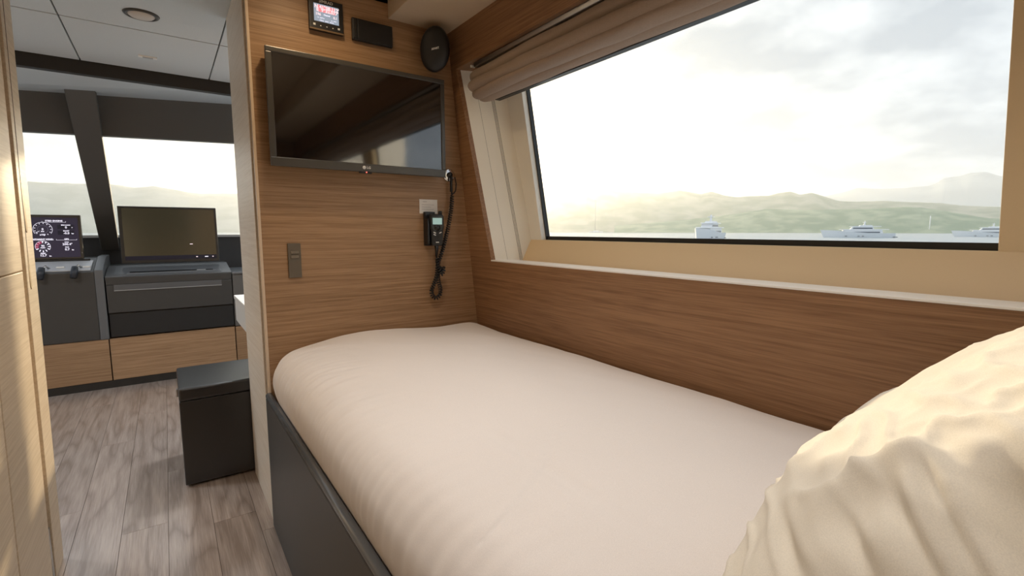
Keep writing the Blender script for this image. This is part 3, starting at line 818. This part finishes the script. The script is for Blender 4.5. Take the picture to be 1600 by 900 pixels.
on_top('tray_slot', -.235, .30, YC + .085, YC + .125, .0075, gasket)
on_top('slot_edge', -.25, .315, YC + .075, YC + .079, .008, plain('edge_grey', (.3, .31, .32), .3))
on_top('key_mark', .19, .25, YC + .095, YC + .11, .0085, logo_w)

# ---- low dark side unit on the right
su = empty('side_unit', (.8, YC, .37), 'low black side unit to the right of the drawer console', 'cabinet')
box('body', .424, 1.3, YC + .01, YC + .60, .365, .795, bridge_dark, su, .004)
box('top', .422, 1.3, YC, YC + .60, .795, .812, grey_lea, su, .004)

# ---- monitors
def monitor(x0, x1, z0, z1, y, tilt, label, m):
    r = empty('monitor', ((x0 + x1) / 2, y, z0), label, 'monitor')
    def tl(c): return Vector((c.x, c.y + (c.z - z0) * tilt, c.z))
    box('housing', x0, x1, y, y + .045, z0, z1, m, r, .004, fn=tl)
    return r, tl
mL, tl1 = monitor(-.86, -.504, .940, 1.262, 4.80, .06, 'left multifunction monitor with white engine gauges on the helm console', plain('monitor_bronze', (.06, .05, .038), .35))
M1Y = lambda z: 4.80 + (z - .94) * .06 - .0012
XM = Matrix(((1, 0, 0, 0), (0, 1, .06, 0), (0, 0, 1, 0), (0, 0, 0, 1)))
def m1xf(x, z): return Matrix.Translation((x, M1Y(z), z)) @ Matrix.Rotation(R(90) - math.atan(.06), 4, 'X')
def m1box(name, x0, x1, z0, z1, d, m, par): return box(name, x0, x1, 4.80 - d, 4.802, z0, z1, m, par, fn=tl1)
scr = m1box('screen', -.85, -.520, .955, 1.243, .0008, scr_dark, mL)
def ring(name, cx, cz, r0, r1, a0, a1, m, par, n=40):
    bm = bmesh.new(); P = []
    for k in range(n + 1):
        a = a0 + (a1 - a0) * k / n
        P.append([bm.verts.new((r * math.cos(a), r * math.sin(a), 0)) for r in (r0, r1)])
    for a, b in zip(P, P[1:]): bm.faces.new((a[0], a[1], b[1], b[0]))
    return from_bm(name, bm, m, par, False, m1xf(cx, cz) @ Matrix.Translation((0, 0, .0012)))
def lab(s, x, z, size, m=scr_white, bold=.0006): return text('readout', s, size, m, m1xf(x, z) @ Matrix.Translation((0, 0, .0012)), scr, ext=.0002, bold=bold)
# engine dial
for cx, cz, rr, n_t, tk in ((-.712, 1.157, .050, 13, .005), (-.720, 1.034, .039, 12, .0085)):
    big = rr > .05
    ring('dial_ring', cx, cz, rr, rr + .0022, R(-35), R(215), scr_white if not big else scr_pink, scr)
    ring('dial_inner', cx, cz, rr * .55, rr * .55 + .001, 0, 2 * math.pi, scr_line, scr)
    bm = bmesh.new()
    for k in range(n_t):
        a = R(-30) + R(240) * k / (n_t - 1) if big else 2 * math.pi * k / n_t
        rm = rr * .86; c, s = math.cos(a), math.sin(a)
        h, w = (tk * .6, tk * .45) if big else (tk * .75, tk * .38)
        bm.faces.new([bm.verts.new(((rm + i * h) * c - j * w * s, (rm + i * h) * s + j * w * c, 0)) for i, j in ((-1, -1), (1, -1), (1, 1), (-1, 1))])
    from_bm('dial_marks', bm, scr_white, scr, False, m1xf(cx, cz) @ Matrix.Translation((0, 0, .0012)))
bm = bmesh.new()
a = R(212); bm.faces.new([bm.verts.new(p) for p in ((.020 * math.cos(a + .05), .020 * math.sin(a + .05), 0), (.046 * math.cos(a + .04), .046 * math.sin(a + .04), 0), (.046 * math.cos(a - .04), .046 * math.sin(a - .04), 0), (.020 * math.cos(a - .05), .020 * math.sin(a - .05), 0))])
from_bm('needle', bm, scr_white, scr, False, m1xf(-.712, 1.157) @ Matrix.Translation((0, 0, .0014)))
ring('wind_port_sector', -.720, 1.034, .022, .040, R(100), R(200), scr_mag, scr)
lab('STBD ENGINE', -.649, 1.218, .0150); lab('0', -.713, 1.158, .020); lab('RPM', -.714, 1.142, .009); lab('x1000', -.715, 1.119, .012)
lab('APPARENT WIND', -.717, 1.086, .0135); lab('90', -.720, 1.039, .018); lab('PORT', -.720, 1.025, .010)
lab('SPEED', -.722, .986, .010); lab('12.7', -.722, .971, .021); lab('kn', -.685, .966, .011)
lab('GPS', -.590, 1.086, .0145); lab('COG', -.591, 1.064, .010); lab('200.4\u00b0', -.587, 1.049, .021); lab('SOG', -.591, 1.028, .010); lab('0.7', -.591, 1.011, .021); lab('kn', -.560, 1.008, .011)
for z0, t1, t2, t3 in ((1.160, 'ENG LOAD', '0', '%'), (1.118, 'BOOST', '-0.0', 'bar')):
    m1box('readout_box', -.634, -.543, z0, z0 + .030, .0011, scr_box, scr)
    lab(t1, -.587, z0 + .028, .010); lab(t2, -.587, z0 + .011, .021); lab(t3, -.553, z0 + .009, .010)
for x0, x1, z in ((-.712, -.586, 1.208), (-.645, -.534, 1.0795), (-.775, -.662, 1.0795)):
    m1box('rule', x0, x1, z, z + .0014, .0011, scr_white, scr)
    for xe in (x0, x1): m1box('rule', xe - .0008, xe + .0008, z, z + .008, .0011, scr_white, scr)
text('brand_text', 'S', .012, logo_w, m1xf(-.510, .985), mL, ext=.0003)

mR, tl2 = monitor(-.285, .362, .893, 1.336, 4.80, .03, 'large dim black monitor standing on the drawer console', plain('monitor_black', (.035, .033, .030), .35))
box('screen', -.262, .345, 4.7985, 4.802, .918, 1.320, scr_brown, mR, fn=tl2)
box('taskbar', -.262, .345, 4.7978, 4.8, .918, .950, scr_box, mR, fn=tl2)
for x, w in ((.205, .006), (.272, .012), (.318, .005)):
    box('taskbar_icon', x - w, x + w, 4.7972, 4.8, .931, .938, scr_white if w > .006 else scr_pink, mR, fn=tl2)
box('screen_icon', .162, .182, 4.7978, 4.8, 1.036, 1.042, scr_pink, mR, fn=tl2)

# ---- ottoman
ot = empty('ottoman', (.21, 2.73, 0), 'black leather cube stool on the floor behind the wall end', 'stool')
box('body', .0, .436, 2.526, 2.946, .012, .3985, black_lea, ot, .006, 3)
box('seat_pad', .0, .436, 2.526, 2.946, .399, .458, black_lea, ot, .014, 4)
box('foot_plate', .03, .41, 2.56, 2.92, 0, .013, black_pl, ot)
prism('pull_tab', [(2.70, .375), (2.73, .375), (2.73, .41), (2.70, .41)], 'x', -.007, .007, steel, ot, .002)

# ---- white desk
dk = empty('desk', (.6, 2.78, 0), 'white lacquered desk corner jutting out from behind the wall end', 'desk')
box('top', .283, 1.2, 2.512, 3.02, .782, .800, white_lac, dk, .002)
box('apron', .287, 1.2, 2.514, 3.012, .662, .781, white_lac, dk, .002)
box('end_panel', 1.15, 1.2, 2.52, 3.0, 0, .662, white_lac, dk)

# ---- bridge ceiling lamp and hatch catch
cl_ = empty('ceiling_light', (-.02, 2.66, 2.05), 'round recessed ceiling light in the grey bridge ceiling', 'ceiling light')
TL = Matrix.Translation((-.018, 2.665, 2.05))
lathe('rim', [(.048, .0), (.050, -.006), (.060, -.005), (.064, 0)], plain('dark_bronze', (.06, .05, .04), .35, metal=.5), cl_, TL, 40)
lathe('lens', [(.001, -.010), (.040, -.010), (.047, -.004), (.047, 0), (.001, 0)], plain('opal', (.62, .56, .50), .35), cl_, TL, 40)
hc = empty('ceiling_catch', (-.010, 3.27, 2.05), 'small chrome hatch catch in the grey bridge ceiling', 'catch')
box('plate', -.050, .029, 3.257, 3.285, 2.044, 2.050, white_lac, hc, .001)  # white colour stands in for a bright reflection on the chrome
box('flip_tab', -.032, .012, 3.262, 3.280, 2.041, 2.0465, steel, hc, .001)

# ================================================================== OUTSIDE
SEA = -4.0
sea_m, nt, b = newmat('sea_water')
b.inputs['Base Color'].default_value = (.42, .47, .49, 1); b.inputs['Roughness'].default_value = .28; b.inputs['IOR'].default_value = 1.33
tcn = nt.nodes.new('ShaderNodeTexCoord'); nzn = nt.nodes.new('ShaderNodeTexNoise'); nzn.inputs['Scale'].default_value = .6; nzn.inputs['Detail'].default_value = 4
bpn = nt.nodes.new('ShaderNodeBump'); bpn.inputs['Strength'].default_value = .5; bpn.inputs['Distance'].default_value = .3
nt.links.new(tcn.outputs['Object'], nzn.inputs['Vector']); nt.links.new(nzn.outputs[0], bpn.inputs['Height']); nt.links.new(bpn.outputs[0], b.inputs['Normal'])
bm = bmesh.new(); rings = []
for r in (12, 60, 250, 800, 2500, 9000):
    rings.append([bm.verts.new((r * math.cos(2 * math.pi * k / 64), r * math.sin(2 * math.pi * k / 64), SEA)) for k in range(64)])
for A, Bq in zip(rings, rings[1:]):
    for k in range(64): bm.faces.new((A[k], A[(k + 1) % 64], Bq[(k + 1) % 64], Bq[k]))
tag(from_bm('sea', bm, sea_m), 'pale calm sea of the bay outside the windows', 'sea', kind='structure')

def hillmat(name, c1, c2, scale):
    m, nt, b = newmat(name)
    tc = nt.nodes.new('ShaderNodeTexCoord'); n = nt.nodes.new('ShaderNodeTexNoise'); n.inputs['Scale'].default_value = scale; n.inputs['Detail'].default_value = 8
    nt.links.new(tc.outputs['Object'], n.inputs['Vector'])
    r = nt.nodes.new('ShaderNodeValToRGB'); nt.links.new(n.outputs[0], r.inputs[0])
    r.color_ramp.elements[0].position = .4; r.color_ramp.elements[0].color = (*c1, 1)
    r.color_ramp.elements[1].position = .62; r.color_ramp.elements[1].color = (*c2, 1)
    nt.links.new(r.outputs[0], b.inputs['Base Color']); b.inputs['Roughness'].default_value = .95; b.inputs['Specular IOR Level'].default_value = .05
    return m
def hill(name, prof, D, depth, m, label, seed):
    """terrain: ridge heights from the skyline, sloping down to the water both ways"""
    pts = []
    for (x0, y0), (x1, y1) in zip(prof, prof[1:]):
        n = max(1, int((x1 - x0) / (6 if x0 < 1700 and x0 > -500 else 40)))
        for k in range(n): pts.append((x0 + (x1 - x0) * k / n, y0 + (y1 - y0) * k / n))
    pts.append(prof[-1])
    rows = 16; verts = []; faces = []
    for px, py in pts:
        d = ray(px, py); hz = math.hypot(d.x, d.y); dx, dy = d.x / hz, d.y / hz
        H = CAM.z + D * d.z / hz - SEA + .9 * noise.noise((px * .23, seed, 0)) * D / 900
        for r in range(rows + 1):
            t = r / rows * 1.6
            if t <= 1: dist = D - depth * (1 - t); h = H * (smoothstep(-.25, 1.05, t) - smoothstep(-.25, 1.05, 0)) / (smoothstep(-.25, 1.05, 1) - smoothstep(-.25, 1.05, 0))
            else: dist = D + depth * (t - 1); h = H * (1 - smoothstep(0, .6, t - 1))
            wob = 0 if abs(t - 1) < .04 else noise.noise((dx * D * .009, dy * D * .009, t * 5 + seed)) * H * .10
            verts.append((dx * dist, dy * dist, SEA - .3 + max(0, h + min(wob, H * .02) * (1 if t > .1 else 0))))
    n = rows + 1
    for i in range(len(pts) - 1):
        for r in range(rows):
            a = i * n + r; faces.append((a, a + 1, a + n + 1, a + n))
    me = bpy.data.meshes.new(name); me.from_pydata(verts, [], faces); me.update()
    o = link(name, me, m, None, True)
    return tag(o, label, 'hill', kind='structure')
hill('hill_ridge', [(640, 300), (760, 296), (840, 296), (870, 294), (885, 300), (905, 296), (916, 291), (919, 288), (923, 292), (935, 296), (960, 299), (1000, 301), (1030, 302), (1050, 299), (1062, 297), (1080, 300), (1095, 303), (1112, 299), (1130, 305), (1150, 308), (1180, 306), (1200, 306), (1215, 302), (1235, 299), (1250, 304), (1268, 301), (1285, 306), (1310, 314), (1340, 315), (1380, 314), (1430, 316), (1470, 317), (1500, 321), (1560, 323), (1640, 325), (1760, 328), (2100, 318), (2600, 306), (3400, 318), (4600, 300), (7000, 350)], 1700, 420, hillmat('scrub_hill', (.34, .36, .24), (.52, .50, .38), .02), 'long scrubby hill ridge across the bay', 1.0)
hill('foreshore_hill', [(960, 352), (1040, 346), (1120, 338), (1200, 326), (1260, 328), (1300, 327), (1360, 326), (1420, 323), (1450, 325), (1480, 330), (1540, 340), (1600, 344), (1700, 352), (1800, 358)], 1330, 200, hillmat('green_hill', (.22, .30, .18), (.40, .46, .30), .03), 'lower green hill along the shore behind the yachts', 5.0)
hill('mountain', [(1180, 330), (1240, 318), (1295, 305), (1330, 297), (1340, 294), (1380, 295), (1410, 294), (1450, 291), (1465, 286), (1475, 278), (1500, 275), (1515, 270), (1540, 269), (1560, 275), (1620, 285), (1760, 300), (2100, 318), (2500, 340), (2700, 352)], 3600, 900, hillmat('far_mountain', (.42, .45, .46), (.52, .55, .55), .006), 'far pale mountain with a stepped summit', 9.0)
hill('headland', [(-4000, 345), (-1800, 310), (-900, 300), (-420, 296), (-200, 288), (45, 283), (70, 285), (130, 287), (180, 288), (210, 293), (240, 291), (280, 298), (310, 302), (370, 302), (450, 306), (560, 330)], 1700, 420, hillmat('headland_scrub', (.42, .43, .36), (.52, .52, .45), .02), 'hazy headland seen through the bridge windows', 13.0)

# ---- yachts
boat_w = plain('boat_white', (.93, .93, .93), .35)
boat_gl = plain('boat_glass', (.12, .14, .16), .2)
boat_dk = plain('boat_dark', (.20, .20, .20), .5)
def seapoint(px, py):
    d = ray(px, py); t = (SEA - CAM.z) / d.z
    return CAM + d * t
def motor_yacht(px, py, length, head, label, decks=3, zs=1.45):
    p = seapoint(px, py)
    r = empty('motor_yacht', p, label, 'yacht')
    X = Matrix.Translation(p) @ Matrix.Rotation(head, 4, 'Z') @ Matrix.Diagonal((1, 1, zs, 1))
    L = length; Bm = L * .19
    # hull: sections from bow (-x) to stern
    secs = []
    bm = bmesh.new()
    for k in range(17):
        t = k / 16; x = -L / 2 + L * t
        w = Bm / 2 * (1 - (1 - min(1, t / .45)) ** 2.2) * (1 if t < .9 else 1 - (t - .9) * .8)
        top = L * (.085 - .035 * smoothstep(0, .8, t)); 
        fx = -L * .035 * (1 - smoothstep(0, .25, t))
        secs.append([bm.verts.new(v) for v in ((x - fx * 1.2, -w * .78 - .01, -.3), (x + fx * .4, -w - .02, top), (x + fx * .4, w + .02, top), (x - fx * 1.2, w * .78 + .01, -.3))])
    for A, Bq in zip(secs, secs[1:]):
        for i in range(4): bm.faces.new((A[i], A[(i + 1) % 4], Bq[(i + 1) % 4], Bq[i]))
    bm.faces.new(secs[0][::-1]); bm.faces.new(secs[-1])
    hull = from_bm('hull', bm, boat_w, r, False, X)
    def deck(name, x0, x1, z0, z1, w, rk, m, par, ov=0):
        return hexa_x(name, x0 * L, x1 * L, z0 * L, z1 * L, w * L, rk * L, m, par, X)
    d1 = deck('main_deck', -.22, .34, .045, .088, .075, .03, boat_w, r)
    deck('window_band', -.19, .30, .054, .070, .0765, .012, boat_gl, d1)
    deck('deck_roof', -.25, .42, .088, .094, .082, .02, boat_w, d1)
    if decks > 1:
        d2 = deck('upper_deck', -.10, .22, .094, .122, .06, .035, boat_w, r)
        deck('window_band', -.07, .20, .098, .112, .0615, .012, boat_gl, d2)
        deck('deck_roof', -.11, .32, .122, .128, .065, .02, boat_w, d2)
        deck('flybridge', .02, .20, .128, .140, .05, .02, boat_w, r)
        ms = deck('mast', .08, .11, .14, .19, .01, .02, boat_w, r)
        deck('radar_bar', .075, .115, .17, .175, .035, 0, boat_w, ms)
    for x in (-.17, .0, .06): deck('porthole', x, x + .03, .014, .020, Bm / L * .487, 0, boat_dk, hull)
    deck('swim_platform', .47, .53, .005, .012, Bm / L * .45, 0, boat_dk, r)
    return r
def hexa_x(name, x0, x1, z0, z1, w, rk, m, par, X):
    o = hexa(name, [X @ Vector(v) for v in ((x0, -w, z0), (x1, -w, z0), (x1, w, z0), (x0, w, z0), (x0 + rk, -w * .93, z1), (x1 - rk * .4, -w * .93, z1), (x1 - rk * .4, w * .93, z1), (x0 + rk, w * .93, z1))], m, par)
    return o
def across(px):  # heading so that the hull lies square to the view, bow to the left
    d = ray(px, 360); return math.atan2(-d.x, d.y)
p1 = seapoint(1338, 371); Ld = (p1 - CAM).length
motor_yacht(1338, 371.2, 100 / 760 * (p1 - CAM).dot(FW) * .93, across(1338) + .15, 'large white motor yacht lying broadside in the middle of the bay')
p3 = seapoint(1540, 370)
motor_yacht(1540, 370.2, 92 / 760 * (p3 - CAM).dot(FW) * .85, across(1540) + .1, 'white motor yacht at the right edge of the window', 2)
p2 = seapoint(1106, 373.5)
motor_yacht(1106, 374, 130 / 760 * (p2 - CAM).dot(FW), across(1106) + R(76), 'white motor yacht pointing end-on towards the cabin', 3, 1.5)
def sailboat(px, py, mast_px, hull_px, label, m):
    p = seapoint(px, py); s = (p - CAM).dot(FW) / 760
    r = empty('sailing_boat', p, label, 'sailing boat')
    X = Matrix.Translation(p) @ Matrix.Rotation(across(px) + .3, 4, 'Z')
    L = hull_px * s; bm = bmesh.new(); secs = []
    for k in range(11):
        t = k / 10; w = L * .13 * math.sin(math.pi * (.05 + .8 * t)) ** .8
        secs.append([bm.verts.new(v) for v in ((-L / 2 + L * t, -w * .6, -.1), (-L / 2 + L * t * 1.02, -w, L * .09), (-L / 2 + L * t * 1.02, w, L * .09), (-L / 2 + L * t, w * .6, -.1))])
    for A, Bq in zip(secs, secs[1:]):
        for i in range(4): bm.faces.new((A[i], A[(i + 1) % 4], Bq[(i + 1) % 4], Bq[i]))
    bm.faces.new(secs[0][::-1]); bm.faces.new(secs[-1])
    from_bm('hull', bm, boat_w, r, False, X)
    hexa_x('cabin_top', -L * .18, L * .2, L * .09, L * .14, L * .08, L * .04, boat_w, r, X)
    h = mast_px * s
    tube('mast', [X @ Vector((-L * .05, 0, 0)), X @ Vector((-L * .05, 0, h))], .6 * s, m, r, 6)
    tube('boom', [X @ Vector((-L * .05, 0, L * .2)), X @ Vector((L * .33, 0, L * .2))], .3 * s, m, r, 6)
sailboat(931, 363.5, 51, 22, 'small sailing boat with a bare dark mast at the left of the window', plain('mast_grey', (.30, .29, .26), .5))
sailboat(1453, 364.5, 27, 26, 'small sailing boat with a short pale mast between the two yachts', boat_w)

# ---- sea haze: a real scattering volume over the bay
def haze():
    m = bpy.data.materials.new('sea_haze'); m.use_nodes = True
    nt = m.node_tree; nt.nodes.clear()
    v = nt.nodes.new('ShaderNodeVolumeScatter'); v.inputs['Color'].default_value = (.98, .98, .98, 1)
    v.inputs['Density'].default_value = .00042; v.inputs['Anisotropy'].default_value = .74
    o = nt.nodes.new('ShaderNodeOutputMaterial'); nt.links.new(v.outputs[0], o.inputs['Volume'])
    bm = bmesh.new(); seg = 48; R0, R1, Z0, Z1 = 420, 4600, SEA - 1, 250
    rg = [[bm.verts.new((r * math.sin(a), r * math.cos(a), z)) for a in (2 * math.pi * k / seg for k in range(seg))] for r, z in ((R0, Z0), (R1, Z0), (R1, Z1), (R0, Z1))]
    for i in range(4):
        A, Bq = rg[i], rg[(i + 1) % 4]
        for k in range(seg): bm.faces.new((A[k], A[(k + 1) % seg], Bq[(k + 1) % seg], Bq[k]))
    tag(from_bm('sea_haze', bm, m), 'pale haze hanging over the bay', 'haze', kind='stuff')
haze()
SC.cycles.volume_bounces = 2
